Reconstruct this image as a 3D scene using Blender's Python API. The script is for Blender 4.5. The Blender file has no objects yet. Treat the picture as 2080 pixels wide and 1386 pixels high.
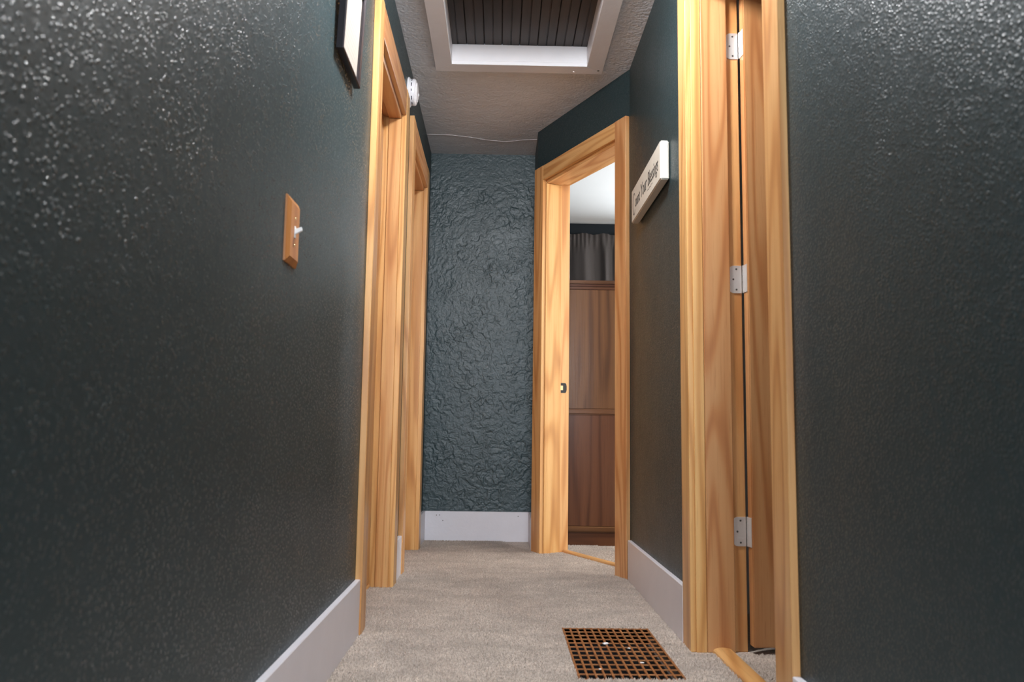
import bpy, bmesh, math, random
import numpy as np
from mathutils import Matrix, Vector

random.seed(7)
rng = np.random.default_rng(7)
S = bpy.context.scene
C = S.collection

# ------------------------------------------------------------------ camera
def make_camera():
    f_px, pitch, yaw, roll = 1674.6, 0.1117, 0.0149, 0.0138
    cp, sp, cy, sy = math.cos(pitch), math.sin(pitch), math.cos(yaw), math.sin(yaw)
    fw = Vector((sy * cp, cy * cp, sp)); r = Vector((cy, -sy, 0)); u = r.cross(fw)
    c, s = math.cos(roll), math.sin(roll)
    r2, u2 = c * r + s * u, -s * r + c * u
    cam = bpy.data.cameras.new('camera')
    cam.sensor_fit = 'HORIZONTAL'; cam.sensor_width = 36.0
    cam.lens = f_px / 2080 * 36.0
    cam.clip_start = 0.02
    cam.dof.use_dof = True; cam.dof.focus_distance = 4.7; cam.dof.aperture_fstop = 5.6
    o = bpy.data.objects.new('camera', cam); C.objects.link(o)
    m = Matrix((r2, u2, -fw)).transposed().to_4x4(); m.translation = Vector((0, 0, 0.66))
    o.matrix_world = m
    S.camera = o
make_camera()

# ------------------------------------------------------------------ world, lights, exposure
S.view_settings.view_transform = 'Standard'
S.view_settings.look = 'None'
S.view_settings.exposure = 0.08
S.view_settings.gamma = 1.0
S.view_settings.use_curve_mapping = False
W = bpy.data.worlds.new('world'); S.world = W; W.use_nodes = True
W.node_tree.nodes['Background'].inputs[0].default_value = (0.62, 0.76, 1.0, 1)
W.node_tree.nodes['Background'].inputs[1].default_value = 1.0

LAMP_STRENGTH = 245.0          # the flush ceiling lamp of the hall
REAR_WINDOW_W = 145.0          # daylight through the window behind the camera
BED_WINDOW_W = 55.0           # daylight through the small bedroom window on the right
BED_FAR_W = 110.0            # daylight through the bedroom window in its far wall

def area_light(name, loc, direction, sx, sy, watts, color):
    l = bpy.data.lights.new(name, 'AREA'); l.shape = 'RECTANGLE'; l.size = sx; l.size_y = sy
    l.energy = watts; l.color = color
    o = bpy.data.objects.new(name, l); C.objects.link(o)
    o.location = loc; o.rotation_euler = Vector(direction).to_track_quat('-Z', 'Y').to_euler()
    return o
area_light('daylight_rear_window', (0.1, -3.10, 1.62), (0, 1, 0), 1.3, 1.1, REAR_WINDOW_W, (0.80, 0.90, 1.0))
area_light('daylight_bedroom_window', (2.97, 4.50, 1.45), (-1, 0, 0), 0.5, 1.1, BED_WINDOW_W, (1.0, 0.93, 0.86))
area_light('daylight_bedroom_far_window', (2.15, 6.93, 1.5), (0, -1, 0), 1.0, 1.1, BED_FAR_W, (0.88, 0.95, 1.0))

# ------------------------------------------------------------------ dimensions (metres)
XL, XR, H, YE, XE = -0.464, 0.624, 2.4666, 5.21, 0.212
YA, YB = 3.911, 4.794
A = Vector((XR, YA, 0)); B = Vector((XE, YB, 0))
LANG = (B - A).length; T = (B - A).normalized(); N = Vector((-T.y, T.x, 0))   # N points into the hall
BBH, BBT = 0.176, 0.018
SOFFIT, HEADTOP = 2.083, 2.225
CT = 0.023

# ------------------------------------------------------------------ node helpers
class NT:
    def __init__(s, name):
        s.m = bpy.data.materials.new(name); s.m.use_nodes = True
        s.t = s.m.node_tree; s.b = s.t.nodes['Principled BSDF']
    def n(s, kind, **kw):
        nd = s.t.nodes.new(kind)
        for k, v in kw.items():
            if k.startswith('i_'):
                nd.inputs[k[2:].replace('_', ' ')].default_value = v
            else:
                setattr(nd, k, v)
        return nd
    def l(s, a, b): s.t.links.new(a, b)
    def math(s, op, a, b=None, c=None):
        nd = s.t.nodes.new('ShaderNodeMath'); nd.operation = op
        for i, v in enumerate((a, b, c)):
            if v is None: continue
            if isinstance(v, (int, float)): nd.inputs[i].default_value = v
            else: s.l(v, nd.inputs[i])
        return nd.outputs[0]
    def mix(s, fac, a, b):
        nd = s.t.nodes.new('ShaderNodeMix'); nd.data_type = 'RGBA'
        for sock, v in ((nd.inputs[0], fac), (nd.inputs[6], a), (nd.inputs[7], b)):
            if isinstance(v, (int, float)): sock.default_value = v
            elif isinstance(v, tuple): sock.default_value = (*v, 1) if len(v) == 3 else v
            else: s.l(v, sock)
        return nd.outputs[2]
    def ramp(s, fac, stops):
        nd = s.t.nodes.new('ShaderNodeValToRGB'); e = nd.color_ramp.elements
        while len(e) < len(stops): e.new(0.5)
        for el, (p, col) in zip(e, stops):
            el.position = p; el.color = (*col, 1) if len(col) == 3 else col
        s.l(fac, nd.inputs[0]); return nd.outputs[0]
    def coords(s, scale=(1, 1, 1), offset_random=False):
        tc = s.t.nodes.new('ShaderNodeTexCoord'); out = tc.outputs['Object']
        if offset_random:
            oi = s.t.nodes.new('ShaderNodeObjectInfo')
            mul = s.n('ShaderNodeVectorMath', operation='SCALE'); mul.inputs[0].default_value = (37.0, 71.0, 53.0)
            s.l(oi.outputs['Random'], mul.inputs['Scale'])
            add = s.n('ShaderNodeVectorMath', operation='ADD'); s.l(out, add.inputs[0]); s.l(mul.outputs[0], add.inputs[1])
            out = add.outputs[0]
        mp = s.n('ShaderNodeMapping'); mp.inputs['Scale'].default_value = scale
        s.l(out, mp.inputs['Vector']); return mp.outputs[0]
    def noise(s, vec, scale, detail=2.0, rough=0.5, distortion=0.0):
        nd = s.n('ShaderNodeTexNoise'); nd.inputs['Scale'].default_value = scale
        nd.inputs['Detail'].default_value = detail; nd.inputs['Roughness'].default_value = rough
        nd.inputs['Distortion'].default_value = distortion
        s.l(vec, nd.inputs['Vector']); return nd.outputs['Fac']
    def bump(s, h, dist, strength=1.0):
        nd = s.n('ShaderNodeBump'); nd.inputs['Strength'].default_value = strength
        nd.inputs['Distance'].default_value = dist
        s.l(h, nd.inputs['Height']); s.l(nd.outputs[0], s.b.inputs['Normal']); return nd
    def set(s, **kw):
        for k, v in kw.items():
            key = {'color': 'Base Color', 'rough': 'Roughness', 'metal': 'Metallic', 'spec': 'Specular IOR Level',
                   'coat': 'Coat Weight', 'coat_rough': 'Coat Roughness', 'trans': 'Transmission Weight', 'sheen': 'Sheen Weight'}[k]
            if isinstance(v, tuple): v = (*v, 1)
            if isinstance(v, (int, float, tuple)): s.b.inputs[key].default_value = v
            else: s.l(v, s.b.inputs[key])
        return s

M = {}
def plain(name, color, rough=0.5, metal=0.0, var=0.0, vscale=20.0, bump=0.0, bscale=200.0, spec=0.5):
    k = NT(name); v = k.coords()
    if var:
        n = k.noise(v, vscale, 4)
        k.set(color=k.mix(n, tuple(c * (1 - var) for c in color), tuple(min(1, c * (1 + var)) for c in color)))
    else: k.set(color=color)
    k.set(rough=rough, metal=metal, spec=spec)
    if bump: k.bump(k.noise(v, bscale, 2), bump)
    M[name] = k.m; return k.m

def oak(name, axis, light=(0.69, 0.395, 0.16), mid=(0.585, 0.285, 0.098), dark=(0.41, 0.17, 0.052), rough=0.34, ringk=8.0, spec=0.5):
    k = NT(name)
    sc = [1.0, 1.0, 1.0]; sc[axis] = 0.075
    v = k.coords(tuple(sc), True)
    warp = k.noise(v, 7.0, 1.5, 0.45)
    rings = k.math('SINE', k.math('MULTIPLY', warp, ringk * 2 * math.pi))
    ring01 = k.math('MULTIPLY_ADD', rings, 0.5, 0.5)
    sc2 = [1.0, 1.0, 1.0]; sc2[axis] = 0.02
    v2 = k.coords(tuple(sc2), True)
    fine = k.noise(v2, 190.0, 3, 0.6)
    streak = k.noise(v2, 38.0, 2, 0.5)
    t = k.math('ADD', k.math('MULTIPLY', k.math('POWER', ring01, 2.6), 0.50), k.math('MULTIPLY_ADD', streak, 0.8, -0.22))
    col = k.ramp(t, [(0.05, light), (0.45, mid), (0.95, dark)])
    fmask = k.math('MULTIPLY', k.math('GREATER_THAN', fine, 0.60), 0.28)
    col = k.mix(fmask, col, dark)
    # knots
    vk = [1.0, 1.0, 1.0]; vk[axis] = 0.4
    vor = k.n('ShaderNodeTexVoronoi'); vor.inputs['Scale'].default_value = 2.6
    k.l(k.coords(tuple(vk), True), vor.inputs['Vector'])
    kn = k.ramp(vor.outputs['Distance'], [(0.0, (1, 1, 1)), (0.018, (0.7, 0.7, 0.7)), (0.04, (0, 0, 0))])
    col = k.mix(kn, col, (0.16, 0.06, 0.02))
    # board to board tone
    oi = k.n('ShaderNodeObjectInfo')
    hs = k.n('ShaderNodeHueSaturation')
    k.l(k.math('MULTIPLY_ADD', oi.outputs['Random'], 0.016, 0.490), hs.inputs['Hue'])
    k.l(k.math('MULTIPLY_ADD', oi.outputs['Random'], 0.28, 0.84), hs.inputs['Value'])
    k.l(col, hs.inputs['Color'])
    k.set(color=hs.outputs[0], rough=rough, spec=spec)
    k.bump(fine, 0.0004, 0.6)
    M[name] = k.m; return k.m
for i, ax in enumerate('xyz'): oak('oak_' + ax, i)
for i, ax in enumerate('xz'):
    oak('walnut_' + ax, (0, 2)[i], light=(0.13, 0.055, 0.022), mid=(0.105, 0.042, 0.017), dark=(0.055, 0.021, 0.009), rough=0.26, ringk=5.0, spec=0.22)
oak('switch_oak', 2, light=(0.55, 0.24, 0.07), mid=(0.46, 0.18, 0.05), dark=(0.33, 0.12, 0.03), rough=0.4, ringk=4.0)

def wall_paint(name, scale, dist, rough, speck=True, g=1.0):
    """dark teal eggshell paint over orange-peel texture: sparse glossy droplets on a duller ground"""
    k = NT(name); v = k.coords()
    wob = k.n('ShaderNodeTexNoise'); wob.inputs['Scale'].default_value = scale * 0.8; wob.inputs['Detail'].default_value = 1.0
    k.l(v, wob.inputs['Vector'])
    ws = k.n('ShaderNodeVectorMath', operation='SCALE'); ws.inputs['Scale'].default_value = 0.5 / scale
    k.l(wob.outputs['Color'], ws.inputs[0])
    wa_ = k.n('ShaderNodeVectorMath', operation='ADD'); k.l(v, wa_.inputs[0]); k.l(ws.outputs[0], wa_.inputs[1])
    vo = k.n('ShaderNodeTexVoronoi'); vo.inputs['Scale'].default_value = scale; k.l(wa_.outputs[0], vo.inputs['Vector'])
    sepc = k.n('ShaderNodeSeparateColor'); k.l(vo.outputs['Color'], sepc.inputs[0])
    dome = k.math('MAXIMUM', k.math('SUBTRACT', 1.0, k.math('POWER', k.math('DIVIDE', vo.outputs['Distance'], 0.55), 2.0)), 0.0)
    some = k.math('MULTIPLY', k.math('MAXIMUM', k.math('SUBTRACT', sepc.outputs[0], 0.18), 0.0), 1.22)
    patch = k.math('MULTIPLY_ADD', k.noise(v, 7.0, 3, 0.6), 1.8, -0.05)
    drop = k.math('MULTIPLY', k.math('MULTIPLY', dome, some), patch)
    n2 = k.noise(v, scale * 0.2, 2, 0.5)
    h = k.math('MULTIPLY_ADD', n2, 0.8, drop)
    col = k.mix(k.noise(v, 2.2, 3), (0.019 * g, 0.036 * g, 0.040 * g), (0.024 * g, 0.043 * g, 0.048 * g))
    r = k.math('MULTIPLY_ADD', k.noise(v, 5.0, 3), 0.12, rough - 0.06)
    if speck: r = k.math('MAXIMUM', k.math('MULTIPLY_ADD', drop, -0.40, r), 0.13)
    k.set(color=col, rough=r, spec=0.6 if not speck else k.math('MULTIPLY_ADD', drop, 0.45, 0.25))
    k.bump(h, dist)
    M[name] = k.m
wall_paint('wall_paint', 175.0, 0.0015, 0.43)
wall_paint('end_wall_paint', 130.0, 0.0006, 0.45, False, 1.25)

k = NT('ceiling_paint'); v = k.coords()
k.set(color=k.mix(k.noise(v, 3.0, 4), (0.66, 0.675, 0.715), (0.76, 0.775, 0.81)), rough=0.62)
k.bump(k.math('ADD', k.noise(v, 70, 3), k.noise(v, 14, 2)), 0.006)
M['ceiling_paint'] = k.m
plain('white_paint', (0.72, 0.70, 0.74), 0.38, var=0.05, vscale=9, bump=0.0006, bscale=60)
plain('bedroom_shaded_paint', (0.008, 0.013, 0.018), 0.6, var=0.1, vscale=4, spec=0.25)  # wall paint darkened: the bedroom's dim light is put into the base colour
plain('hatch_white', (0.76, 0.745, 0.765), 0.42, var=0.05, vscale=12, bump=0.0004, bscale=80)
plain('room_white', (0.72, 0.73, 0.73), 0.7, var=0.04, vscale=3)
plain('detector_white', (0.80, 0.79, 0.82), 0.35)
plain('slot_dark', (0.010, 0.009, 0.030), 0.6)
plain('toggle_white', (0.85, 0.85, 0.83), 0.25)
plain('frame_black', (0.018, 0.014, 0.017), 0.28, var=0.3, vscale=40)
plain('sign_cream', (0.66, 0.62, 0.54), 0.55, var=0.05, vscale=30)
plain('ink', (0.045, 0.040, 0.035), 0.6)
plain('steel', (0.82, 0.78, 0.75), 0.42, metal=0.75)
plain('dark_steel', (0.12, 0.11, 0.10), 0.4, metal=0.8)
plain('black_metal', (0.006, 0.005, 0.006), 0.35)
plain('brass', (0.72, 0.55, 0.30), 0.3, metal=1.0)
plain('lint_white', (0.75, 0.73, 0.70), 0.9)
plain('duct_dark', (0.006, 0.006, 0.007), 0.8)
k = NT('rust'); v = k.coords()
k.set(color=k.ramp(k.noise(v, 26, 5, 0.65), [(0.30, (0.11, 0.045, 0.018)), (0.5, (0.32, 0.115, 0.030)), (0.7, (0.42, 0.20, 0.075))]), rough=0.6, metal=0.15)
k.bump(k.noise(v, 300, 3), 0.0006); M['rust'] = k.m
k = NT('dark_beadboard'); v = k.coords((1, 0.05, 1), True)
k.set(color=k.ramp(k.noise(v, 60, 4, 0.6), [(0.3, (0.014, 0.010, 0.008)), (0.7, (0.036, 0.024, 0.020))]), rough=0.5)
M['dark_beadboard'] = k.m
def carpet_mat(name, a, b, c):
    k = NT(name); v = k.coords()
    big = k.noise(k.coords((1, 1.6, 1)), 5.5, 4, 0.6)
    small = k.noise(v, 130, 3, 0.7)
    col = k.mix(k.ramp(big, [(0.34, (0, 0, 0)), (0.62, (1, 1, 1))]), a, b)
    col = k.mix(k.ramp(small, [(0.40, (0.85, 0.85, 0.85)), (0.60, (0, 0, 0))]), col, c)
    k.set(color=col, rough=0.95, spec=0.1, sheen=0.15)
    M[name] = k.m
carpet_mat('carpet', (0.47, 0.395, 0.335), (0.66, 0.555, 0.47), (0.32, 0.26, 0.215))
k = NT('curtain_cloth'); v = k.coords()
k.set(color=k.mix(k.noise(k.coords((40, 40, 1)), 5, 3), (0.105, 0.090, 0.086), (0.140, 0.122, 0.116)), rough=0.85, sheen=0.2)
M['curtain_cloth'] = k.m
k = NT('pane_glass'); k.set(color=(1, 1, 1), rough=0.02, trans=1.0); M['pane_glass'] = k.m
k = NT('printed_paper'); v = k.coords()
# object space: x across the sheet, z up; rows of faint grey broken strokes
sep = k.n('ShaderNodeSeparateXYZ'); k.l(v, sep.inputs[0])
row = k.math('LESS_THAN', k.math('FRACT', k.math('MULTIPLY', sep.outputs['Z'], 62.0)), 0.34)
wd = k.math('GREATER_THAN', k.noise(k.coords((260, 1, 62)), 1.0, 1), 0.46)
inx = k.math('LESS_THAN', k.math('ABSOLUTE', sep.outputs['X']), 0.085)
inz = k.math('LESS_THAN', k.math('ABSOLUTE', sep.outputs['Z']), 0.105)
msk = k.math('MULTIPLY', k.math('MULTIPLY', row, wd), k.math('MULTIPLY', inx, inz))
k.set(color=k.mix(k.math('MULTIPLY', msk, 0.42), (0.40, 0.365, 0.32), (0.17, 0.15, 0.14)), rough=0.35)
M['printed_paper'] = k.m
k = NT('lamp_glass'); k.set(color=(0.9, 0.9, 0.9), rough=0.3)
k.b.inputs['Emission Color'].default_value = (0.98, 0.985, 1.0, 1); k.b.inputs['Emission Strength'].default_value = LAMP_STRENGTH
M['lamp_glass'] = k.m

# ------------------------------------------------------------------ mesh helpers
def link(name, me, mat=None, parent=None, loc=(0, 0, 0), rot=(0, 0, 0)):
    o = bpy.data.objects.new(name, me); C.objects.link(o)
    if mat is not None and me is not None and len(me.materials) == 0: me.materials.append(M[mat])
    o.location = loc; o.rotation_euler = rot
    if parent is not None: o.parent = parent
    return o
def tag(o, label=None, cat=None, group=None, kind=None):
    if label: o['label'] = label
    if cat: o['category'] = cat
    if group: o['group'] = group
    if kind: o['kind'] = kind
    return o
def empty(name, loc=(0, 0, 0), rz=0.0, parent=None):
    o = bpy.data.objects.new(name, None); C.objects.link(o)
    o.location = loc; o.rotation_euler = (0, 0, rz)
    o.empty_display_size = 0.05
    if parent: o.parent = parent
    return o
def to_mesh(bm, name, smooth=False):
    me = bpy.data.meshes.new(name); bm.to_mesh(me); bm.free()
    if smooth:
        for p in me.polygons: p.use_smooth = True
    return me
def bm_box(bm, x0, x1, y0, y1, z0, z1):
    vs = [bm.verts.new(p) for p in [(x0, y0, z0), (x1, y0, z0), (x1, y1, z0), (x0, y1, z0), (x0, y0, z1), (x1, y0, z1), (x1, y1, z1), (x0, y1, z1)]]
    for f in [(3, 2, 1, 0), (4, 5, 6, 7), (0, 1, 5, 4), (1, 2, 6, 5), (2, 3, 7, 6), (3, 0, 4, 7)]:
        bm.faces.new([vs[i] for i in f])
def box(name, x, y, z, mat, parent=None, bev=0.0015, seg=1):
    """one board; x, y, z are (low, high) pairs in the parent's space; origin at its middle"""
    x, y, z = sorted(x), sorted(y), sorted(z)
    c = ((x[0] + x[1]) / 2, (y[0] + y[1]) / 2, (z[0] + z[1]) / 2)
    h = ((x[1] - x[0]) / 2, (y[1] - y[0]) / 2, (z[1] - z[0]) / 2)
    bm = bmesh.new(); bm_box(bm, -h[0], h[0], -h[1], h[1], -h[2], h[2])
    if bev:
        bmesh.ops.bevel(bm, geom=bm.edges[:], offset=min(bev, min(h) * 0.8), segments=seg, affect='EDGES')
    return link(name, to_mesh(bm, name), mat, parent, c)
def boxes(name, lst, mat, parent=None):
    bm = bmesh.new()
    for b in lst: bm_box(bm, *b)
    return link(name, to_mesh(bm, name), mat, parent)
def bm_prism(bm, poly, z0, z1):
    area = sum(poly[i][0] * poly[(i + 1) % len(poly)][1] - poly[(i + 1) % len(poly)][0] * poly[i][1] for i in range(len(poly)))
    if area < 0: poly = poly[::-1]
    lo = [bm.verts.new((p[0], p[1], z0)) for p in poly]; hi = [bm.verts.new((p[0], p[1], z1)) for p in poly]
    n = len(poly)
    bm.faces.new(lo[::-1]); bm.faces.new(hi)
    for i in range(n): bm.faces.new([lo[i], lo[(i + 1) % n], hi[(i + 1) % n], hi[i]])
def bm_lathe(bm, prof, seg=32, axis='z'):
    """prof: (radius, height) list, closed by caps where the radius is zero"""
    rings = []
    def P(r, h, a):
        c, s = r * math.cos(a), r * math.sin(a)
        return (c, s, h) if axis == 'z' else ((h, c, s) if axis == 'x' else (c, h, s))
    for r, h in prof:
        if r < 1e-6: rings.append([bm.verts.new(P(0, h, 0))])
        else: rings.append([bm.verts.new(P(r, h, 2 * math.pi * i / seg)) for i in range(seg)])
    for a, b in zip(rings[:-1], rings[1:]):
        for i in range(seg):
            j = (i + 1) % seg
            if len(a) == 1 and len(b) == 1: continue
            if len(a) == 1: f = [a[0], b[i], b[j]]
            elif len(b) == 1: f = [a[i], a[j], b[0]]
            else: f = [a[i], a[j], b[j], b[i]]
            bm.faces.new(f)
    bmesh.ops.recalc_face_normals(bm, faces=bm.faces[:])
def lathe(name, prof, mat, parent=None, loc=(0, 0, 0), rot=(0, 0, 0), seg=32, axis='z', smooth=True):
    bm = bmesh.new(); bm_lathe(bm, prof, seg, axis)
    me = to_mesh(bm, name, smooth)
    o = link(name, me, mat, parent, loc, rot)
    if smooth:
        try: me.set_sharp_from_angle(angle=math.radians(40))
        except Exception: pass
    return o

ST = 'structure'
# ------------------------------------------------------------------ floor with the hole for the grate
GX0, GX1, GY0, GY1 = 0.229, 0.529, 2.338, 2.940
FX0, FX1, FY0, FY1 = -2.2, 3.1, -3.2, 7.05
fl = boxes('floor', [(FX0, FX1, FY0, GY0, -0.06, -0.006), (FX0, FX1, GY1, FY1, -0.06, -0.006),
                     (FX0, GX0, GY0, GY1, -0.06, -0.006), (GX1, FX1, GY0, GY1, -0.06, -0.006)], 'carpet')
tag(fl, 'beige cut pile carpet covering the hallway floor', 'floor', kind=ST)

# carpet pile: little leaning tufts
def carpet_pile():
    sp = 0.0052
    regs = [(XL + 0.018, XR - 0.018, 1.75, YE - 0.018), (XR - 0.018, 1.05, 1.86, 2.60), (0.30, 1.05, 3.95, 5.02), (-0.56, XL + 0.018, 2.90, 3.63), (-0.56, XL + 0.018, 4.06, 4.76)]
    pts = []
    for x0, x1, y0, y1 in regs:
        nx, ny = int((x1 - x0) / sp), int((y1 - y0) / sp)
        gx, gy = np.meshgrid(np.linspace(x0, x1, nx, endpoint=False), np.linspace(y0, y1, ny, endpoint=False))
        p = np.stack([gx.ravel(), gy.ravel()], 1) + rng.uniform(0, sp, (gx.size, 2))
        pts.append(p)
    p = np.concatenate(pts)
    x, y = p[:, 0], p[:, 1]
    hole = (x > GX0 - 0.002) & (x < GX1 + 0.002) & (y > GY0 - 0.002) & (y < GY1 + 0.002)
    # keep out of walls on the right side beyond the hall, of the angled door's posts and of the end partition
    s_ = (x - A.x) * T.x + (y - A.y) * T.y; o_ = (x - A.x) * N.x + (y - A.y) * N.y
    inang = (o_ < 0.024) & (o_ > -0.172) & ((s_ < 0.115) | (s_ > 0.855)) & (s_ > -0.5) & (s_ < 1.4)
    endp = (x > XE - 0.018) & (y > YB) & (x < 0.345)
    inr = (x > XR - 0.02) & (x < 0.79) & ((y < 1.86) | ((y > 2.62) & (y < 3.97) & (s_ < 0.11)))
    beyond = (x > XR) & (y > 2.62) & (y < 3.93)
    thr = (o_ < -0.118) & (o_ > -0.168) & (s_ > 0.1) & (s_ < 0.87)
    thr3 = (x > 0.675) & (x < 0.735) & (y > 1.8) & (y < 2.7)
    keep = ~(hole | inang | endp | inr | beyond | thr | thr3)
    p = p[keep]; n = len(p)
    ang = rng.uniform(0, 2 * np.pi, n); w = rng.uniform(0.0026, 0.0042, n)
    h = rng.uniform(0.005, 0.0095, n); lean = rng.normal(0, 0.0028, (n, 2))
    lean[:, 0] += 0.0015 * np.sin(p[:, 1] * 9) ; lean[:, 1] += 0.0018 * np.sin(p[:, 0] * 11 + p[:, 1] * 4)
    V = np.zeros((n, 4, 3))
    for i in range(3):
        a = ang + i * 2 * np.pi / 3
        V[:, i, 0] = p[:, 0] + w * np.cos(a); V[:, i, 1] = p[:, 1] + w * np.sin(a); V[:, i, 2] = -0.0062
    V[:, 3, 0] = p[:, 0] + lean[:, 0]; V[:, 3, 1] = p[:, 1] + lean[:, 1]; V[:, 3, 2] = -0.006 + h
    base = np.arange(n)[:, None, None] * 4
    F = base + np.array([[0, 1, 3], [1, 2, 3], [2, 0, 3]])[None]
    me = bpy.data.meshes.new('carpet_pile')
    me.vertices.add(n * 4); me.vertices.foreach_set('co', V.reshape(-1))
    nf = n * 3
    me.loops.add(nf * 3); me.loops.foreach_set('vertex_index', F.reshape(-1).astype(np.int32))
    me.polygons.add(nf); me.polygons.foreach_set('loop_start', np.arange(nf, dtype=np.int32) * 3)
    me.update(calc_edges=True); me.validate()
    o = link('carpet_pile', me, 'carpet', fl)
    o['kind'] = 'stuff'
carpet_pile()

# ------------------------------------------------------------------ walls
Z0 = -0.055
def wall_with_openings(name, xr, y0, y1, openings, mat):
    """wall along y; openings = [(ya, yb, ztop)]"""
    lst = []; y = y0
    for a, b, zt in openings:
        lst.append((*xr, y, a, Z0, H)); lst.append((*xr, a, b, zt, H)); y = b
    lst.append((*xr, y, y1, Z0, H))
    return boxes(name, lst, mat)
WTL = 0.116
D1 = (2.895, 3.635); D2 = (4.06, 4.76); D3 = (1.845, 2.630); D4 = (0.105, 0.860)
JT = 0.020
wl = wall_with_openings('wall_left', (XL - WTL, XL), -0.6, YE + 0.12,
                        [(D1[0] - JT, D1[1] + JT, SOFFIT + JT), (D2[0] - JT, D2[1] + JT, SOFFIT + JT)], 'wall_paint')
tag(wl, 'dark teal textured hallway wall with two oak doorways', 'wall', kind=ST)
XB = 0.787
bm = bmesh.new()
bm_box(bm, XR, XB, -0.6, D3[0] - JT, Z0, H); bm_box(bm, XR, XB, D3[0] - JT, D3[1] + JT, SOFFIT + 0.085 + JT, H)
AB = A - N * 0.165
bm_prism(bm, [(XR, D3[1] + JT), (XR, YA), (AB.x, AB.y), (XB, AB.y), (XB, D3[1] + JT)], Z0, H)
wr = link('wall_right', to_mesh(bm, 'wall_right'), 'wall_paint')
tag(wr, 'dark teal textured hallway wall holding the small cream sign', 'wall', kind=ST)
angz = math.atan2(T.y, T.x)
WTA = 0.165
bm = bmesh.new()
bm_box(bm, 0, D4[0] - JT, -WTA, 0, Z0, H); bm_box(bm, D4[0] - JT, D4[1] + JT, -WTA, 0, SOFFIT + 0.037 + JT, H); bm_box(bm, D4[1] + JT, LANG, -WTA, 0, Z0, H)
wa = link('wall_angled', to_mesh(bm, 'wall_angled'), 'wall_paint', None, A, (0, 0, angz))
tag(wa, 'dark teal slanted wall piece around the bedroom doorway', 'wall', kind=ST)
BB_ = B - N * WTA
bm = bmesh.new(); bm_prism(bm, [(XE, YB), (XE, YE), (BB_.x, YE), (BB_.x, BB_.y)], Z0, H)
wre = link('wall_right_end', to_mesh(bm, 'wall_right_end'), 'wall_paint')
tag(wre, 'narrow dark teal return wall between slanted doorway and end wall', 'wall', kind=ST)
def value_noise(X, Y, cell, seed):
    r = np.random.default_rng(seed); g = r.uniform(-1, 1, (512, 512))
    u, w = X / cell + 40, Y / cell + 40
    i, j = np.floor(u).astype(int), np.floor(w).astype(int); fu, fw = u - i, w - j
    fu, fw = fu * fu * (3 - 2 * fu), fw * fw * (3 - 2 * fw)
    G = lambda a, b: g[a % 512, b % 512]
    return (G(i, j) * (1 - fu) + G(i + 1, j) * fu) * (1 - fw) + (G(i, j + 1) * (1 - fu) + G(i + 1, j + 1) * fu) * fw
def trowelled_wall():
    """end wall: box with a front face of real trowel relief (plates, ridges and creases a millimetre or two deep)"""
    st = 0.0028
    xs = np.arange(XL, XE + st * 0.5, st); zs = np.arange(BBH - 0.02, H, st)
    xs[-1] = XE; zs[-1] = H
    X, Z = np.meshgrid(xs, zs)
    wx = X + 0.020 * value_noise(X, Z, 0.038, 1) + 0.008 * value_noise(X, Z, 0.018, 2)
    wz = Z + 0.020 * value_noise(X, Z, 0.06, 3) + 0.008 * value_noise(X, Z, 0.018, 4)
    plates = np.tanh(2.2 * value_noise(wx, wz * 0.8, 0.019, 5)) * 0.0011
    ridge = (1 - np.abs(value_noise(wx, wz * 0.7, 0.017, 6))) ** 7 * -0.0017
    ridge2 = (1 - np.abs(value_noise(wx * 0.8, wz, 0.011, 7))) ** 6 * 0.0012
    slow = value_noise(X, Z, 0.12, 8) * 0.5 + 0.5
    fine = value_noise(X, Z, 0.008, 9) * 0.0004
    top = np.clip((H - Z) / 0.25, 0.35, 1)
    h = (plates + ridge + ridge2) * (0.45 + 0.75 * slow) * top + fine
    nz, nx = X.shape
    V = np.stack([X, YE - h, Z], -1).reshape(-1, 3)
    idx = np.arange(nz * nx).reshape(nz, nx)
    F = np.stack([idx[:-1, :-1], idx[:-1, 1:], idx[1:, 1:], idx[1:, :-1]], -1).reshape(-1, 4)
    n = len(V)
    bxv = [(x, y, z) for z in (Z0, H) for (x, y) in ((XL, YE + 0.003), (BB_.x, YE + 0.003), (BB_.x, YE + 0.12), (XL, YE + 0.12))]
    bf = [(3, 2, 1, 0), (4, 5, 6, 7), (0, 1, 5, 4), (1, 2, 6, 5), (2, 3, 7, 6), (3, 0, 4, 7)]
    me = bpy.data.meshes.new('wall_end')
    me.from_pydata([tuple(p) for p in V.tolist()] + bxv, [], F.tolist() + [tuple(n + q for q in f) for f in bf])
    for p in me.polygons[:len(F)]: p.use_smooth = True
    return link('wall_end', me, 'end_wall_paint')
we = trowelled_wall()
tag(we, 'dark blue green end wall with coarse trowelled plaster texture', 'wall', kind=ST)
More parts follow.
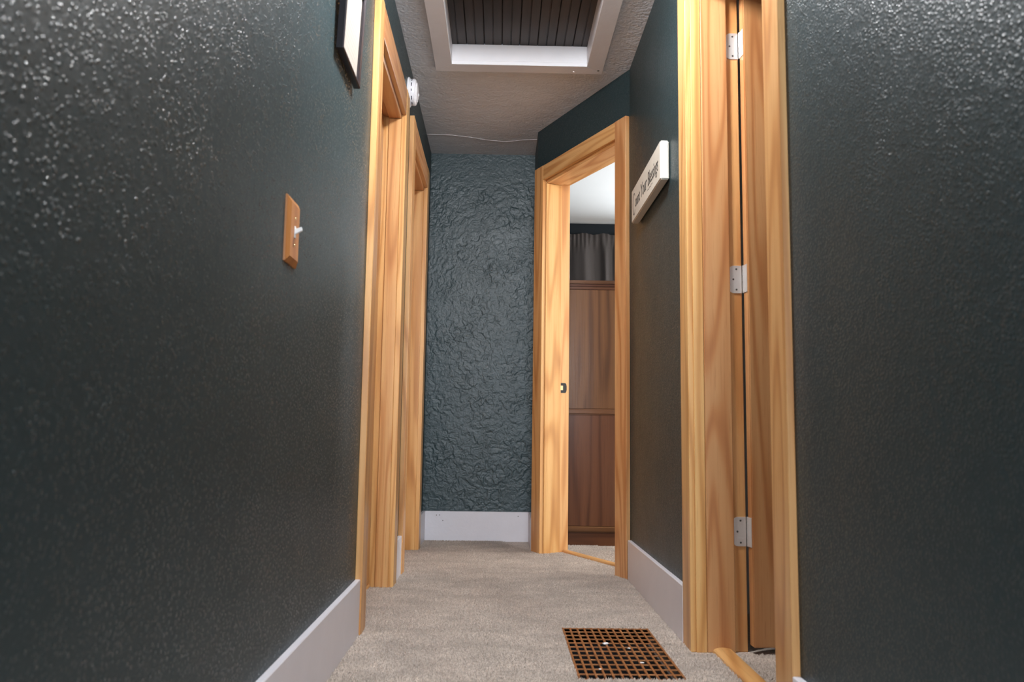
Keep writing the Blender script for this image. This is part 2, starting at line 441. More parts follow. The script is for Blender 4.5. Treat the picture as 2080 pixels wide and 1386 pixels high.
# the bedroom seen through the slanted doorway
bx = BB_.x
FWX = (1.6, 2.7); FWZ = (0.9, 2.1)
wbf = boxes('wall_bedroom_far', [(bx, FWX[0], 6.925, 7.045, Z0, H), (FWX[1], 3.0, 6.925, 7.045, Z0, H), (*FWX, 6.925, 7.045, Z0, FWZ[0]), (*FWX, 6.925, 7.045, FWZ[1], H)], 'bedroom_shaded_paint')
tag(wbf, 'dark bedroom wall behind the grey curtain', 'wall', kind=ST)
wbl = boxes('wall_bedroom_left', [(bx - 0.1, bx, YE + 0.12, 7.045, Z0, H)], 'bedroom_shaded_paint'); tag(wbl, 'dark bedroom side wall hidden beyond the hallway end', 'wall', kind=ST)
BWY = (4.20, 4.80); BWZ = (0.9, 2.0)
wbr = boxes('wall_bedroom_right', [(3.0, 3.1, 3.2, BWY[0], Z0, H), (3.0, 3.1, BWY[1], 7.045, Z0, H), (3.0, 3.1, *BWY, Z0, BWZ[0]), (3.0, 3.1, *BWY, BWZ[1], H)], 'room_white')
tag(wbr, 'pale bedroom wall with the window, out of frame', 'wall', kind=ST)
wbn = boxes('wall_bedroom_near', [(XB, 3.1, 3.2, 3.3, Z0, H)], 'room_white'); tag(wbn, 'pale partition between the two rooms on the right', 'wall', kind=ST)
ws1 = boxes('wall_side_room', [(2.6, 2.7, 0.0, 3.2, Z0, H), (XB, 2.7, -0.1, 0.0, Z0, H)], 'room_white')
tag(ws1, 'pale walls of the side room behind the open oak door', 'wall', kind=ST)
# the room behind the camera, with its window
RWX = (-0.6, 0.8); RWZ = (1.02, 2.22)
wb = boxes('wall_back', [(-2.2, RWX[0], -3.2, -3.08, Z0, H), (RWX[1], 2.2, -3.2, -3.08, Z0, H), (*RWX, -3.2, -3.08, Z0, RWZ[0]), (*RWX, -3.2, -3.08, RWZ[1], H)], 'room_white')
tag(wb, 'pale wall with a window behind the viewer', 'wall', kind=ST)
wbs = boxes('wall_back_side', [(-2.2, -2.08, -3.08, -0.6, Z0, H), (2.08, 2.2, -3.08, -0.6, Z0, H), (-2.2, XL - WTL, -0.6, -0.5, Z0, H), (XB, 2.2, -0.6, -0.5, Z0, H)], 'room_white')
tag(wbs, 'pale side walls of the room behind the viewer', 'wall', kind=ST)

def window(name, frame_boxes, pane, label):
    e = empty(name); tag(e, label, 'window', kind=ST)
    for b in frame_boxes: box('window_frame', b[0:2], b[2:4], b[4:6], 'white_paint', e)
    return e
window('window_1', [(RWX[0], RWX[0] + 0.05, -3.17, -3.12, *RWZ), (RWX[1] - 0.05, RWX[1], -3.17, -3.12, *RWZ),
                    (RWX[0] + 0.05, RWX[1] - 0.05, -3.17, -3.12, RWZ[0], RWZ[0] + 0.05), (RWX[0] + 0.05, RWX[1] - 0.05, -3.17, -3.12, RWZ[1] - 0.05, RWZ[1])], None, 'white framed window behind the viewer')
window('window_2', [(3.03, 3.08, BWY[0], BWY[0] + 0.05, *BWZ), (3.03, 3.08, BWY[1] - 0.05, BWY[1], *BWZ),
                    (3.03, 3.08, BWY[0] + 0.05, BWY[1] - 0.05, BWZ[0], BWZ[0] + 0.05), (3.03, 3.08, BWY[0] + 0.05, BWY[1] - 0.05, BWZ[1] - 0.05, BWZ[1])], None, 'white framed bedroom window out of frame')

window('window_3', [(FWX[0], FWX[0] + 0.05, 6.96, 7.01, *FWZ), (FWX[1] - 0.05, FWX[1], 6.96, 7.01, *FWZ),
                    (FWX[0] + 0.05, FWX[1] - 0.05, 6.96, 7.01, FWZ[0], FWZ[0] + 0.05), (FWX[0] + 0.05, FWX[1] - 0.05, 6.96, 7.01, FWZ[1] - 0.05, FWZ[1])], None, 'white framed window in the far bedroom wall, out of frame')

# ------------------------------------------------------------------ ceiling with the attic opening
HX0, HX1, HY0, HY1 = -0.255, 0.406, 3.03, 3.852
LT = 0.018
cx0, cx1, cy0, cy1 = HX0 - LT, HX1 + LT, HY0 - LT, HY1 + LT
ce = boxes('ceiling', [(FX0, FX1, FY0, cy0, H, H + 0.07), (FX0, FX1, cy1, FY1, H, H + 0.07), (FX0, cx0, cy0, cy1, H, H + 0.07), (cx1, FX1, cy0, cy1, H, H + 0.07)], 'ceiling_paint')
tag(ce, 'off white rough plaster ceiling with a thin crack', 'ceiling', kind=ST)
bm = bmesh.new(); bm_prism(bm, [(XB, 3.3), (3.0, 3.3), (3.0, 6.925), (bx, 6.925), (bx, BB_.y), (AB.x, AB.y), (XB, AB.y)], H - 0.004, H)
ceb = link('ceiling_bedroom', to_mesh(bm, 'ceiling_bedroom'), 'room_white'); tag(ceb, 'smooth pale ceiling of the bedroom beyond the slanted doorway', 'ceiling', kind=ST)
# the thin raised crack across the ceiling near the end wall
bm = bmesh.new()
cp_ = [(-0.464, 4.86), (-0.33, 4.865), (-0.22, 4.89), (-0.10, 4.94), (0.02, 4.965), (0.12, 4.93), (0.212, 4.915)]
for (xa, ya), (xb, yb) in zip(cp_[:-1], cp_[1:]):
    d = Vector((xb - xa, yb - ya, 0)).normalized(); n_ = Vector((-d.y, d.x, 0)) * 0.0013
    vs = [bm.verts.new((xa + n_.x, ya + n_.y, H)), bm.verts.new((xb + n_.x, yb + n_.y, H)), bm.verts.new((xb, yb, H - 0.0018)), bm.verts.new((xa, ya, H - 0.0018)),
          bm.verts.new((xb - n_.x, yb - n_.y, H)), bm.verts.new((xa - n_.x, ya - n_.y, H))]
    bm.faces.new([vs[0], vs[1], vs[2], vs[3]]); bm.faces.new([vs[3], vs[2], vs[4], vs[5]])
crack = link('plaster_crack', to_mesh(bm, 'plaster_crack'), 'hatch_white', ce); crack['label'] = 'thin pale crack line'

# attic hatch
hatch = empty('attic_hatch', ((HX0 + HX1) / 2, (HY0 + HY1) / 2, H))
tag(hatch, 'white trimmed attic hatch with dark beadboard panel in the ceiling', 'hatch')
hw, hl = (HX1 - HX0) / 2, (HY1 - HY0) / 2
TW = 0.083
def mitred(name, pts, z0, z1):
    bm = bmesh.new(); bm_prism(bm, pts, z0, z1)
    bmesh.ops.bevel(bm, geom=bm.edges[:], offset=0.0015, segments=1, affect='EDGES')
    return link(name, to_mesh(bm, name), 'hatch_white', hatch)
mitred('trim_board', [(-hw, hl), (hw, hl), (hw + TW, hl + TW), (-hw - TW, hl + TW)], -0.018, 0)
mitred('trim_board', [(-hw, -hl), (hw, -hl), (hw + TW, -hl - TW), (-hw - TW, -hl - TW)], -0.018, 0)
mitred('trim_board', [(-hw, -hl), (-hw, hl), (-hw - TW, hl + TW), (-hw - TW, -hl - TW)], -0.018, 0)
mitred('trim_board', [(hw, -hl), (hw, hl), (hw + TW, hl + TW), (hw + TW, -hl - TW)], -0.018, 0)
LZ = 0.085
box('liner_board', (-hw, hw), (hl, hl + LT), (0, LZ), 'hatch_white', hatch)
box('liner_board', (-hw, hw), (-hl - LT, -hl), (0, LZ), 'hatch_white', hatch)
box('liner_board', (-hw - LT, -hw), (-hl - LT, hl + LT), (0, LZ), 'hatch_white', hatch)
box('liner_board', (hw, hw + LT), (-hl - LT, hl + LT), (0, LZ), 'hatch_white', hatch)
# beadboard panel: planks with a groove down the middle
PW = 0.0865
bm = bmesh.new()
prof = [(-PW / 2 + 0.0006, 0.004), (-PW / 2 + 0.0035, 0), (-0.0035, 0), (-0.0012, 0.0035), (0.0012, 0.0035), (0.0035, 0), (PW / 2 - 0.0035, 0), (PW / 2 - 0.0006, 0.004), (PW / 2 - 0.0006, 0.012), (-PW / 2 + 0.0006, 0.012)]
lo = [bm.verts.new((x, -hl - 0.016, z)) for x, z in prof]; hi = [bm.verts.new((x, hl + 0.016, z)) for x, z in prof]
bm.faces.new(lo); bm.faces.new(hi[::-1])
for i in range(len(prof)): bm.faces.new([lo[i], hi[i], hi[(i + 1) % len(prof)], lo[(i + 1) % len(prof)]])
bmesh.ops.recalc_face_normals(bm, faces=bm.faces[:])
plank_me = to_mesh(bm, 'panel_plank')
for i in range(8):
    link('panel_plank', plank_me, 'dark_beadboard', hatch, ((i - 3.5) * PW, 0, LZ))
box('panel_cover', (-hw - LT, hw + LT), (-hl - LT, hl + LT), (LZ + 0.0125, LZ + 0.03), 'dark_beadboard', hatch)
for px_, py_ in ((hw + 0.060, hl + 0.042), (hw - 0.06, hl + 0.062)):
    lathe('screw_head', [(0, -0.0205), (0.0045, -0.0200), (0.0055, -0.0178)], 'dark_steel' if px_ > hw else 'hatch_white', hatch, (px_, py_, 0), seg=12)

# ------------------------------------------------------------------ baseboards
def baseboard(name, y0, y1, side, label):
    x = (XL, XL + BBT) if side < 0 else (XR - BBT, XR)
    o = box(name, x, (y0, y1), (-0.006, BBH), 'white_paint', None, 0.002)
    tag(o, label, 'baseboard', kind=ST)
C_D1 = (2.790, 2.890, 3.640, 3.745); C_D2 = (3.955, 4.055, 4.765, 4.872); C_D3 = (1.735, 1.840, 2.635, 2.745)
baseboard('baseboard_left', -0.5, C_D1[0], -1, 'white baseboard along the left wall below the light switch')
baseboard('baseboard_left', C_D1[3], C_D2[0], -1, 'short white baseboard piece between the two left doorways')
baseboard('baseboard_left', C_D2[3], YE, -1, 'short white baseboard piece left of the end wall')
baseboard('baseboard_right', -0.5, C_D3[0], 1, 'white baseboard in the near right corner before the open door')
baseboard('baseboard_right', C_D3[3], 3.885, 1, 'white baseboard under the cream sign')
o = box('baseboard_end', (XL + BBT, XE - BBT), (YE - BBT, YE), (-0.006, BBH), 'white_paint', None, 0.002); tag(o, 'white baseboard along the far end wall', 'baseboard', kind=ST)
for px_, pz_ in ((-0.375, 0.152), (-0.355, 0.153), (-0.335, 0.12), (0.13, 0.150)):
    lathe('nail_head', [(0, -0.0006), (0.003, -0.0004), (0.003, 0.001)], 'dark_steel', o, (px_ - (XL + XE) / 2, -BBT / 2, pz_ - (BBH - 0.006) / 2), seg=8, axis='y')
o = box('baseboard_right_end', (XE - BBT, XE), (YB + 0.03, YE), (-0.006, BBH), 'white_paint', None, 0.002); tag(o, 'short white baseboard on the narrow return wall', 'baseboard', kind=ST)

# ------------------------------------------------------------------ door frames
def door_frame(name, loc, rz, a, b, ca0, ca1, cb0, cb1, depth, soffit, main, ext, label, thr=None, CT=CT, HEADTOP=HEADTOP):
    """local x along the wall, local y out into the hall (wall face y = 0); a < b are the jamb faces;
    casing legs ca0..ca1 and cb0..cb1; main = depth of the proud stop part, the rest is the rabbet"""
    e = empty(name, loc, rz); tag(e, label, 'door', kind=ST)
    zb = -0.006
    box('casing_leg', (ca0, ca1), (0, CT), (zb, HEADTOP), 'oak_z', e)
    box('casing_leg', (cb0, cb1), (0, CT), (zb, HEADTOP), 'oak_z', e)
    box('head_casing', (ca1, cb0), (0, CT - 0.0015), (soffit + 0.018, HEADTOP - 0.0005), 'oak_x', e)
    R_ = 0.012
    for s, f in ((-1, a), (1, b)):
        box('side_jamb', (f + s * R_, f + s * JT), (-depth, 0), (zb, soffit + JT), 'oak_z', e)
        if ext: box('jamb_extension', (f + s * 0.0005, f + s * R_), (-ext + 0.001, 0), (zb, soffit), 'oak_z', e)
        box('door_stop', (f, f + s * R_), (-main, -ext), (zb, soffit), 'oak_z', e, 0.002)
    box('head_jamb', (a - R_, b + R_), (-depth, 0), (soffit + R_, soffit + JT), 'oak_x', e)
    if ext: box('head_extension', (a, b), (-ext + 0.001, 0), (soffit + 0.0005, soffit + R_), 'oak_x', e)
    box('head_stop', (a, b), (-main, -ext), (soffit, soffit + R_), 'oak_x', e, 0.002)
    if thr:
        y0, y1, zt = thr
        bm = bmesh.new()
        L_ = (b - a) / 2 + 0.010; wy = (y1 - y0) / 2; n = 10
        ra = []
        for sx in (-L_, L_):
            ra.append([bm.verts.new((sx, -wy * math.cos(math.pi * i / n), (zt + 0.006) * math.sin(math.pi * i / n) ** 0.6)) for i in range(n + 1)])
        for i in range(n): bm.faces.new([ra[0][i], ra[1][i], ra[1][i + 1], ra[0][i + 1]])
        bm.faces.new(ra[0][::-1]); bm.faces.new(ra[1]); bm.faces.new([ra[0][0], ra[0][n], ra[1][n], ra[1][0]])
        bmesh.ops.recalc_face_normals(bm, faces=bm.faces[:])
        link('threshold', to_mesh(bm, 'threshold'), 'oak_x', e, ((a + b) / 2, (y0 + y1) / 2, -0.006))
    return e
HP = math.pi / 2
# left wall: local x = -y
def left_door(name, D, Cs, label):
    e = door_frame(name, (XL, 0, 0), -HP, -D[1], -D[0], -Cs[3], -Cs[2], -Cs[1], -Cs[0], WTL, SOFFIT, 0.057, 0.0, label, thr=(-0.112, -0.077, 0.012))
    lf = box('door_leaf', (-D[1] - 0.008, -D[0] + 0.008), (-WTL + 0.001, -WTL + 0.034), (0.014, SOFFIT + 0.009), 'oak_z', e, 0.002)
    return e
d1 = left_door('door_1', D1, C_D1, 'oak doorway nearest on the left wall, beside the picture')
d2 = left_door('door_2', D2, C_D2, 'farther oak doorway on the left wall, next to the end wall')
# right wall: local x = +y
d3 = door_frame('door_3', (XR, 0, 0), HP, D3[0], D3[1], C_D3[0], C_D3[1], C_D3[2], C_D3[3], XB - XR, SOFFIT + 0.085, 0.122, 0.034, 'oak doorway on the right with steel hinges and opened leaf', thr=(-0.112, -0.050, 0.010), CT=0.017, HEADTOP=2.305)
d4 = door_frame('door_4', A, angz, D4[0], D4[1], 0.002, 0.100, 0.866, 0.968, WTA, SOFFIT + 0.037, 0.105, 0.0, 'oak doorway in the slanted wall, open to the bedroom', thr=(-0.163, -0.128, 0.012))
# strike plate on the far jamb of the slanted doorway
sp_ = empty('strike_plate', (D4[1] + 0.0120, -0.128, 0.925), 0, d4); sp_['label'] = 'black strike plate'
bm = bmesh.new()
out = [(-0.021, -0.0285), (0.012, -0.0285), (0.018, -0.022), (0.021, -0.010), (0.021, 0.010), (0.018, 0.022), (0.012, 0.0285), (-0.021, 0.0285)]
inn = [(-0.021, -0.0135), (-0.004, -0.0135), (-0.004, 0.0135), (-0.021, 0.0135)]
# plate with the latch mouth: outer outline then back along the mouth (local: y = -depth direction, z up)
outline = [(-0.021, 0.0135), (-0.021, 0.0285), (0.012, 0.0285), (0.018, 0.022), (0.021, 0.010), (0.021, -0.010), (0.018, -0.022), (0.012, -0.0285), (-0.021, -0.0285), (-0.021, -0.0135), (-0.003, -0.0135), (-0.003, 0.0135)]
lo = [bm.verts.new((0, -u, w)) for u, w in outline]; hi = [bm.verts.new((-0.002, -u, w)) for u, w in outline]
bm.faces.new(lo); bm.faces.new(hi)
for i in range(len(outline)): bm.faces.new([lo[i], lo[(i + 1) % len(outline)], hi[(i + 1) % len(outline)], hi[i]])
bmesh.ops.recalc_face_normals(bm, faces=bm.faces[:])
link('plate', to_mesh(bm, 'plate'), 'black_metal', sp_)
box('latch_mouth', (-0.0012, 0), (0.003, 0.0205), (-0.013, 0.013), 'brass', sp_, 0)

# leaf and hinges of the open door on the right
PV = (XB + 0.002, D3[1] + 0.010)
leaf_e = empty('leaf', (PV[1], -(PV[0] - XR), 0), 0, d3); leaf_e['label'] = 'oak door leaf swung open into the side room'
OPEN = math.radians(96)
leaf_e.rotation_euler = (0, 0, OPEN)
# closed position, local to the hinge pin: leaf runs towards -x (near), thickness towards +y (hall side)
box('door_slab', (-0.765, -0.002), (0.0035, 0.0385), (0.016, SOFFIT + 0.083), 'oak_z', leaf_e, 0.003, 2)
for zc in (1.968, 1.170, 0.362):
    h_ = empty('hinge', (PV[1], -(PV[0] - XR), zc), 0, d3); h_['label'] = 'brushed steel butt hinge'
    # jamb plate with rounded far corners, lying on the rabbet face (x = D3[1] + 0.012 -> local dx)
    fx = D3[1] + 0.012 - PV[1]
    bm = bmesh.new()
    hh, wd_, rc = 0.0455, 0.040, 0.014
    ol = [(0.0, -hh), (0.0, hh)]
    ol += [(wd_ - rc + rc * math.sin(t), hh - rc + rc * math.cos(t)) for t in [i * HP / 5 for i in range(6)]]
    ol += [(wd_ - rc + rc * math.cos(t), -hh + rc - rc * math.sin(t)) for t in [i * HP / 5 for i in range(6)]]
    lo = [bm.verts.new((fx, u, w)) for u, w in ol]; hi = [bm.verts.new((fx - 0.0025, u, w)) for u, w in ol]
    bm.faces.new(lo); bm.faces.new(hi)
    for i in range(len(ol)): bm.faces.new([lo[i], lo[(i + 1) % len(ol)], hi[(i + 1) % len(ol)], hi[i]])
    bmesh.ops.recalc_face_normals(bm, faces=bm.faces[:])
    link('hinge_plate', to_mesh(bm, 'hinge_plate'), 'steel', h_, (0, 0.003, 0))
    for q in range(5):
        lathe('knuckle', [(0, -0.0088), (0.0063, -0.0088), (0.0072, -0.008), (0.0072, 0.008), (0.0063, 0.0088), (0, 0.0088)], 'steel', h_, (-0.004, -0.006, (q - 2) * 0.0185), seg=14)
    lpl = box('leaf_plate', (-0.0024, 0.0), (0.002, 0.034), (zc - hh, zc + hh), 'steel', leaf_e, 0.0005)
    for u, w in ((0.017, 0.034), (0.027, 0.0), (0.017, -0.034)):
        lathe('screw_head', [(0, -0.0036), (0.0028, -0.0034), (0.0036, -0.002)], 'dark_steel', h_, (fx, u + 0.003, w), seg=10, axis='x')

# ------------------------------------------------------------------ picture on the left wall
pic = empty('picture_frame', (XL + 0.006, 2.287, 1.70)); tag(pic, 'thin black picture frame holding a printed cream sheet', 'picture')
# local: x across (towards -y), y out of the wall, z up
pic.rotation_euler = (math.radians(-2.2), 0, -HP)
PWH, PH_, FW_, FD = 0.137, 0.292, 0.015, 0.020
def frame_rail(p):
    bm = bmesh.new()
    pr = [(0, 0), (0, FD - 0.003), (0.002, FD), (0.006, FD), (0.011, FD - 0.004), (FW_, FD - 0.006), (FW_, 0)]   # (inward, outward)
    (x0, z0), (x1, z1), (ix, iz) = p      # outer corner ends and inward direction
    d = Vector((x1 - x0, z1 - z0)).normalized()
    a_ = []; b_ = []
    for u, w in pr:
        a_.append(bm.verts.new((x0 + ix * u + d.x * u, w, z0 + iz * u + d.y * u)))
        b_.append(bm.verts.new((x1 + ix * u - d.x * u, w, z1 + iz * u - d.y * u)))
    n = len(pr)
    bm.faces.new(a_); bm.faces.new(b_)
    for i in range(n): bm.faces.new([a_[i], a_[(i + 1) % n], b_[(i + 1) % n], b_[i]])
    bmesh.ops.recalc_face_normals(bm, faces=bm.faces[:])
    link('frame_rail', to_mesh(bm, 'frame_rail'), 'frame_black', pic)
frame_rail(((-PWH, 0), (PWH, 0), (0, 1))); frame_rail(((-PWH, PH_), (PWH, PH_), (0, -1)))
frame_rail(((-PWH, 0), (-PWH, PH_), (1, 0))); frame_rail(((PWH, 0), (PWH, PH_), (-1, 0)))
box('printed_sheet', (-PWH + 0.010, PWH - 0.010), (0.007, 0.0085), (0.010, PH_ - 0.010), 'printed_paper', pic, 0)
box('backing_board', (-PWH + 0.010, PWH - 0.010), (0.001, 0.006), (0.010, PH_ - 0.010), 'frame_black', pic, 0)

# ------------------------------------------------------------------ light switch
sw = empty('light_switch', (XL, 1.779, 1.02)); sw.rotation_euler = (0, 0, -HP)
tag(sw, 'white toggle light switch on a wooden plate on the left wall', 'switch')
bm = bmesh.new()
w0, h0, tt, bv = 0.0485, 0.145, 0.011, 0.013
lo = [bm.verts.new(p) for p in [(-w0, 0, 0), (w0, 0, 0), (w0, 0, h0), (-w0, 0, h0)]]
m0 = [bm.verts.new(p) for p in [(-w0, 0.004, 0), (w0, 0.004, 0), (w0, 0.004, h0), (-w0, 0.004, h0)]]
hi = [bm.verts.new(p) for p in [(-w0 + bv, tt, bv), (w0 - bv, tt, bv), (w0 - bv, tt, h0 - bv), (-w0 + bv, tt, h0 - bv)]]
bm.faces.new(lo); bm.faces.new(hi)
for r0, r1 in ((lo, m0), (m0, hi)):
    for i in range(4): bm.faces.new([r0[i], r0[(i + 1) % 4], r1[(i + 1) % 4], r1[i]])
bmesh.ops.recalc_face_normals(bm, faces=bm.faces[:])
link('plate', to_mesh(bm, 'plate'), 'switch_oak', sw)
box('toggle_collar', (-0.0052, 0.0052), (tt - 0.001, tt + 0.0012), (h0 / 2 - 0.013, h0 / 2 + 0.013), 'toggle_white', sw, 0.0004)
bm = bmesh.new()
tg = [(-0.0042, -0.0048, 0.0), (0.0042, 0.0048, 0.0)]
a_ = [bm.verts.new(p) for p in [(-0.0042, 0, -0.0055), (0.0042, 0, -0.0055), (0.0042, 0, 0.0055), (-0.0042, 0, 0.0055)]]
b_ = [bm.verts.new(p) for p in [(-0.0036, 0.0165, 0.0035), (0.0036, 0.0165, 0.0035), (0.0036, 0.0145, 0.0115), (-0.0036, 0.0145, 0.0115)]]
bm.faces.new(a_); bm.faces.new(b_)
for i in range(4): bm.faces.new([a_[i], a_[(i + 1) % 4], b_[(i + 1) % 4], b_[i]])
bmesh.ops.recalc_face_normals(bm, faces=bm.faces[:])
bmesh.ops.bevel(bm, geom=bm.edges[:], offset=0.0008, segments=2, affect='EDGES')
link('toggle', to_mesh(bm, 'toggle'), 'toggle_white', sw, (0, tt, h0 / 2))
for dz in (-0.030, 0.030):
    lathe('screw_head', [(0, tt + 0.0014), (0.0025, tt + 0.0011), (0.0033, tt - 0.0005)], 'brass', sw, (0, 0, h0 / 2 + dz), seg=12, axis='y')

# ------------------------------------------------------------------ smoke detector
sd = empty('smoke_detector', (XL, 3.872, 2.308)); tag(sd, 'round white smoke detector high on the left wall', 'smoke detector')
lathe('base_plate', [(0, 0), (0.071, 0), (0.072, 0.003), (0.070, 0.008), (0.064, 0.010), (0, 0.010)], 'detector_white', sd, seg=48, axis='x')
bodyd = lathe('body', [(0, 0.010), (0.061, 0.010), (0.063, 0.014), (0.0635, 0.030), (0.061, 0.036), (0.054, 0.040), (0.053, 0.0385), (0.047, 0.0395), (0.046, 0.044), (0.030, 0.047), (0, 0.0475)], 'detector_white', sd, seg=48, axis='x')
for i in range(12):
    a0 = 2 * math.pi * i / 12 + 0.12; a1 = a0 + (0.30 if i % 3 else 0.16)
    bm = bmesh.new()
    for q in range(4):
        t0, t1 = a0 + (a1 - a0) * q / 4, a0 + (a1 - a0) * (q + 1) / 4
        vs = []
        for t in (t0, t1):
            for xx in (0.0185, 0.0222):
                for rr in (0.0620, 0.0640):
                    vs.append(bm.verts.new((xx, rr * math.cos(t), rr * math.sin(t))))
        for f in [(1, 5, 7, 3), (0, 1, 3, 2), (4, 6, 7, 5), (0, 4, 5, 1), (2, 3, 7, 6)]: bm.faces.new([vs[j] for j in f])
    bmesh.ops.recalc_face_normals(bm, faces=bm.faces[:])
    link('vent_slot', to_mesh(bm, 'vent_slot'), 'slot_dark', bodyd)
lathe('test_button', [(0.0085, 0.046), (0.0085, 0.049), (0.007, 0.050), (0, 0.050)], 'detector_white', sd, (0, 0.012, -0.008), seg=20, axis='x')

# ------------------------------------------------------------------ wooden block sign on the right wall
SG = (2.968, 3.628, 1.608, 1.757)
sg = empty('wall_sign', (XR, (SG[0] + SG[1]) / 2, SG[2])); sg.rotation_euler = (0, 0, HP)
tag(sg, 'cream wooden block sign reading Count Your Blessings', 'sign')
sl, sh = (SG[1] - SG[0]) / 2, SG[3] - SG[2]
box('board', (-sl, sl), (0.004, 0.037), (0, sh), 'sign_cream', sg, 0.004, 3)
box('hanger', (-0.03, 0.03), (0, 0.0045), (sh - 0.04, sh - 0.025), 'dark_steel', sg, 0)
def text_part(body, size, x, z, sx=1.0, shear=0.0, parent=sg, name='lettering'):
    cu = bpy.data.curves.new('lettering', 'FONT'); cu.body = body; cu.size = size; cu.extrude = 0.0004
    cu.align_x = 'LEFT'; cu.shear = shear; cu.space_character = 0.95
    tmp = bpy.data.objects.new('lettering_tmp', cu); C.objects.link(tmp)
    bpy.context.view_layer.update()
    me = bpy.data.meshes.new_from_object(tmp.evaluated_get(bpy.context.evaluated_depsgraph_get()))
    bpy.data.objects.remove(tmp); me.name = name
    w = max(v.co.x for v in me.vertices)
    o = link(name, me, None, parent)
    me.materials.clear(); me.materials.append(M['ink'])
    # text x runs towards the viewer (-local x), text up is z, text face looks out (+local y)
    o.matrix_local = Matrix(((-sx, 0, 0, x), (0, 0, 1, 0.0374), (0, 1, 0, z), (0, 0, 0, 1)))
    return o, w * sx
def swash(pts, r, name):
    bm = bmesh.new(); prev = None
    for i, (x, z, rr) in enumerate(pts):
        a_ = pts[max(0, i - 1)]; b_ = pts[min(len(pts) - 1, i + 1)]
        d = Vector((b_[0] - a_[0], b_[1] - a_[1])).normalized(); n_ = Vector((-d.y, d.x)) * rr
        cur = [bm.verts.new((x + n_.x, 0.0375, z + n_.y)), bm.verts.new((x - n_.x, 0.0375, z - n_.y))]
        if prev: bm.faces.new([prev[0], prev[1], cur[1], cur[0]])
        prev = cur
    bmesh.ops.recalc_face_normals(bm, faces=bm.faces[:])
    bmesh.ops.solidify(bm, geom=bm.faces[:], thickness=0.0006)
    link(name, to_mesh(bm, name), 'ink', sg)
# big swash C drawn as a tapering stroke, then tall narrow letters
cpts = []
for i in range(25):
    t = math.radians(40 + 280 * i / 24)
    cpts.append((0.262 - 0.030 * math.cos(t) * 1.0, 0.071 + 0.047 * math.sin(t), 0.0016 + 0.0030 * math.sin(math.pi * i / 24)))
swash(cpts, 0, 'capital_swash')
xx = 0.232
for word, size, gap in (('ount', 0.076, 0.017), ('Your', 0.086, 0.017), ('Blessings', 0.082, 0)):
    o, w = text_part(word, size, xx, 0.048, 0.86 if word != 'Blessings' else 0.80, 0.10)
    xx -= w + gap
swash([(-0.06 - 0.006 * i, 0.034 + 0.002 * math.sin(i * 0.9), 0.0006 + 0.0006 * math.sin(math.pi * i / 20)) for i in range(21)], 0, 'underline_flourish')

# ------------------------------------------------------------------ floor grate
gr = empty('floor_grate', ((GX0 + GX1) / 2, (GY0 + GY1) / 2, -0.006)); tag(gr, 'rusty brown metal heat grate set into the carpet', 'grate')
gw, gl = (GX1 - GX0) / 2, (GY1 - GY0) / 2
NCX, NCY = 12, 12
for i in range(NCX + 1):
    x = -gw + 0.004 + (2 * gw - 0.008) * i / NCX
    box('long_bar', (x - 0.0033, x + 0.0033), (-gl + 0.001, gl - 0.001), (-0.0035, 0.0015), 'rust', gr, 0.0006)
for j in range(NCY + 1):
    y = -gl + 0.004 + (2 * gl - 0.008) * j / NCY
    box('cross_bar', (-gw + 0.001, gw - 0.001), (y - 0.0030, y + 0.0030), (-0.0030, 0.0005), 'rust', gr, 0.0006)
bm = bmesh.new()
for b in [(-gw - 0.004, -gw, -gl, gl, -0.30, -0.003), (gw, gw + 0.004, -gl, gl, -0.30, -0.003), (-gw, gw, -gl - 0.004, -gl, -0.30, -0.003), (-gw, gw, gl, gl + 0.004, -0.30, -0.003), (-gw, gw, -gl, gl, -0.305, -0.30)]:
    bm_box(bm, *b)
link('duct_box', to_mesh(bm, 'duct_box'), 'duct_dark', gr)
for i, (px_, py_, s_, lab) in enumerate(((0.352, 2.713, 0.011, 'largest pale lint scrap on the floor grate'), (0.432, 2.50, 0.006, 'small pale crumb near the middle of the floor grate'), (0.420, 2.665, 0.005, 'tiny pale crumb towards the far right of the floor grate'), (0.300, 2.43, 0.005, 'tiny pale crumb towards the near left of the floor grate'))):
    bm = bmesh.new(); bmesh.ops.create_icosphere(bm, subdivisions=2, radius=1.0)
    for v_ in bm.verts:
        v_.co *= 1 + random.uniform(-0.3, 0.3); v_.co.x *= s_; v_.co.y *= s_ * 0.8; v_.co.z *= s_ * 0.32
    zl = -min(v_.co.z for v_ in bm.verts)
    o = link('lint_scrap', to_mesh(bm, 'lint_scrap'), 'lint_white', None, (px_, py_, -0.0045 + zl - 0.0004)); tag(o, lab, 'lint', 'pale lint bits on the grate')

# ------------------------------------------------------------------ bedroom furniture seen through the slanted doorway
cb = empty('wooden_cabinet', (0.80, 5.24, 0)); tag(cb, 'tall dark stained wooden cabinet standing in the bedroom', 'cabinet')
cw, cd, chh = 0.42, 0.205, 1.607
zb = -0.006
box('base_plinth', (-cw + 0.01, cw - 0.01), (-cd + 0.012, cd), (zb, 0.075), 'walnut_x', cb)
box('base_moulding', (-cw - 0.004, cw + 0.004), (-cd - 0.006, cd), (0.076, 0.112), 'walnut_x', cb, 0.007, 3)
box('body', (-cw + 0.004, cw - 0.004), (-cd + 0.014, cd), (0.113, 1.565), 'walnut_z', cb)
box('lower_panel', (-cw + 0.006, cw - 0.006), (-cd, -cd + 0.013), (0.113, 0.778), 'walnut_z', cb)
box('middle_moulding', (-cw - 0.002, cw + 0.002), (-cd - 0.010, -cd + 0.013), (0.779, 0.816), 'walnut_x', cb, 0.008, 3)
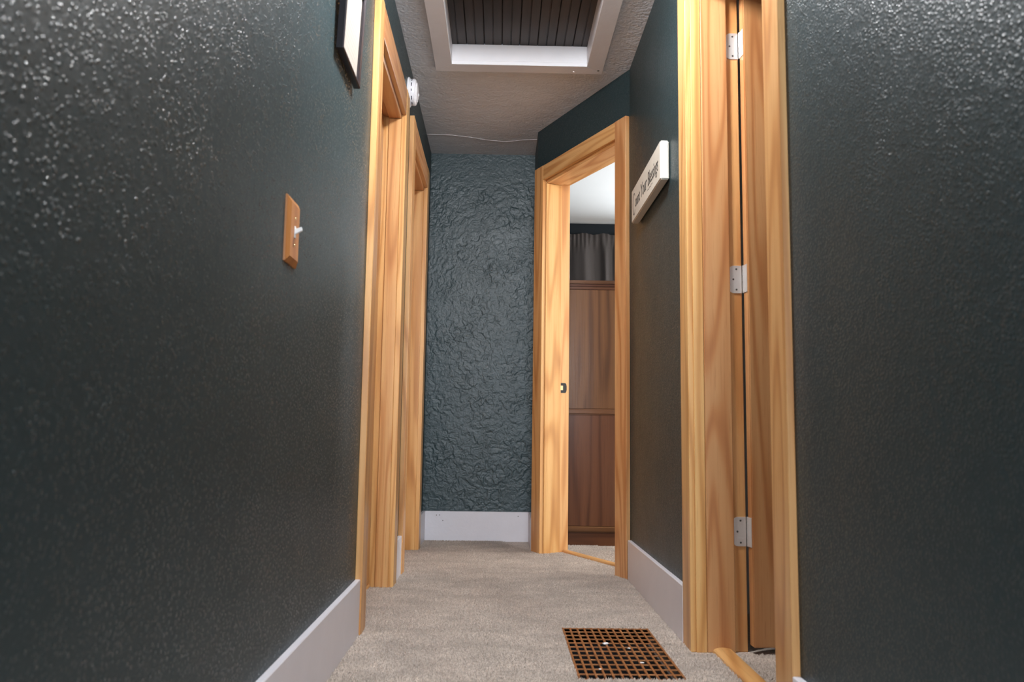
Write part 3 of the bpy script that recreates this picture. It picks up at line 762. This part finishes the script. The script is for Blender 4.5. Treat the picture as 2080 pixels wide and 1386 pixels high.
box('upper_panel', (-cw + 0.006, cw - 0.006), (-cd, -cd + 0.013), (0.817, 1.552), 'walnut_z', cb)
for z0_, z1_, pr in ((1.553, 1.570, 0.006), (1.570, 1.585, 0.016), (1.585, 1.607, 0.026)):
    box('crown_moulding', (-cw - pr, cw + pr), (-cd - pr, cd), (z0_ + 0.0005, z1_), 'walnut_x', cb, 0.004, 2)

def curtain():
    cu = empty('window_curtain', (0.95, 6.85, 0.62)); tag(cu, 'gathered dark grey curtain on the bedroom wall above the cabinet', 'curtain')
    bm = bmesh.new()
    nx, nz = 220, 40; wdt, hgt = 1.25, 1.735
    grid = []
    for j in range(nz + 1):
        z = hgt * j / nz; row = []
        top = 1 - z / hgt
        for i in range(nx + 1):
            u = i / nx; x = (u - 0.5) * wdt
            amp = 0.024 + 0.010 * top
            ph = 2 * math.pi * (u * 9.0 + 0.35 * math.sin(u * 11) + 0.12 * math.sin(3 * top + u * 5))
            y = amp * math.sin(ph) + 0.009 * math.sin(2.3 * ph + 1.3) * (0.4 + top)
            if z > hgt - 0.11:      # rod pocket and ruffle: tight gathers
                k_ = (z - (hgt - 0.11)) / 0.11
                y = y * (1 - 0.75 * math.sin(min(1, k_ * 1.6) * math.pi / 2)) + 0.006 * math.sin(u * 190 + 2 * math.sin(u * 23))
            if z > hgt - 0.075 and z < hgt - 0.035: y -= 0.008 * math.sin((z - hgt + 0.075) / 0.04 * math.pi)
            row.append(bm.verts.new((x, y, z + (0.006 * math.sin(u * 47) if j == nz else 0))))
        grid.append(row)
    for j in range(nz):
        for i in range(nx): bm.faces.new([grid[j][i], grid[j][i + 1], grid[j + 1][i + 1], grid[j + 1][i]])
    bmesh.ops.solidify(bm, geom=bm.faces[:], thickness=0.0025)
    link('cloth', to_mesh(bm, 'cloth', True), 'curtain_cloth', cu)
    lathe('curtain_rod', [(0, -0.66), (0.006, -0.66), (0.006, 0.66), (0, 0.66)], 'dark_steel', cu, (0, 0.014, hgt - 0.055), seg=12, axis='x')
    for sx in (-0.645, 0.645): box('rod_bracket', (sx - 0.008, sx + 0.008), (0.014, 0.075), (hgt - 0.07, hgt - 0.04), 'dark_steel', cu)
curtain()

# ------------------------------------------------------------------ the hall's ceiling lamp (just above the frame)
lp = empty('ceiling_lamp', (0.08, 2.2, H)); tag(lp, 'round flush ceiling lamp with white glass dome above the frame', 'lamp')
lathe('lamp_base', [(0, 0), (0.125, 0), (0.125, -0.022), (0.115, -0.028), (0, -0.028)], 'steel', lp, seg=40)
lathe('lamp_dome', [(0.112, -0.028), (0.112, -0.04), (0.112, -0.075), (0.100, -0.110), (0.074, -0.138), (0.040, -0.154), (0, -0.159)], 'lamp_glass', lp, seg=24)
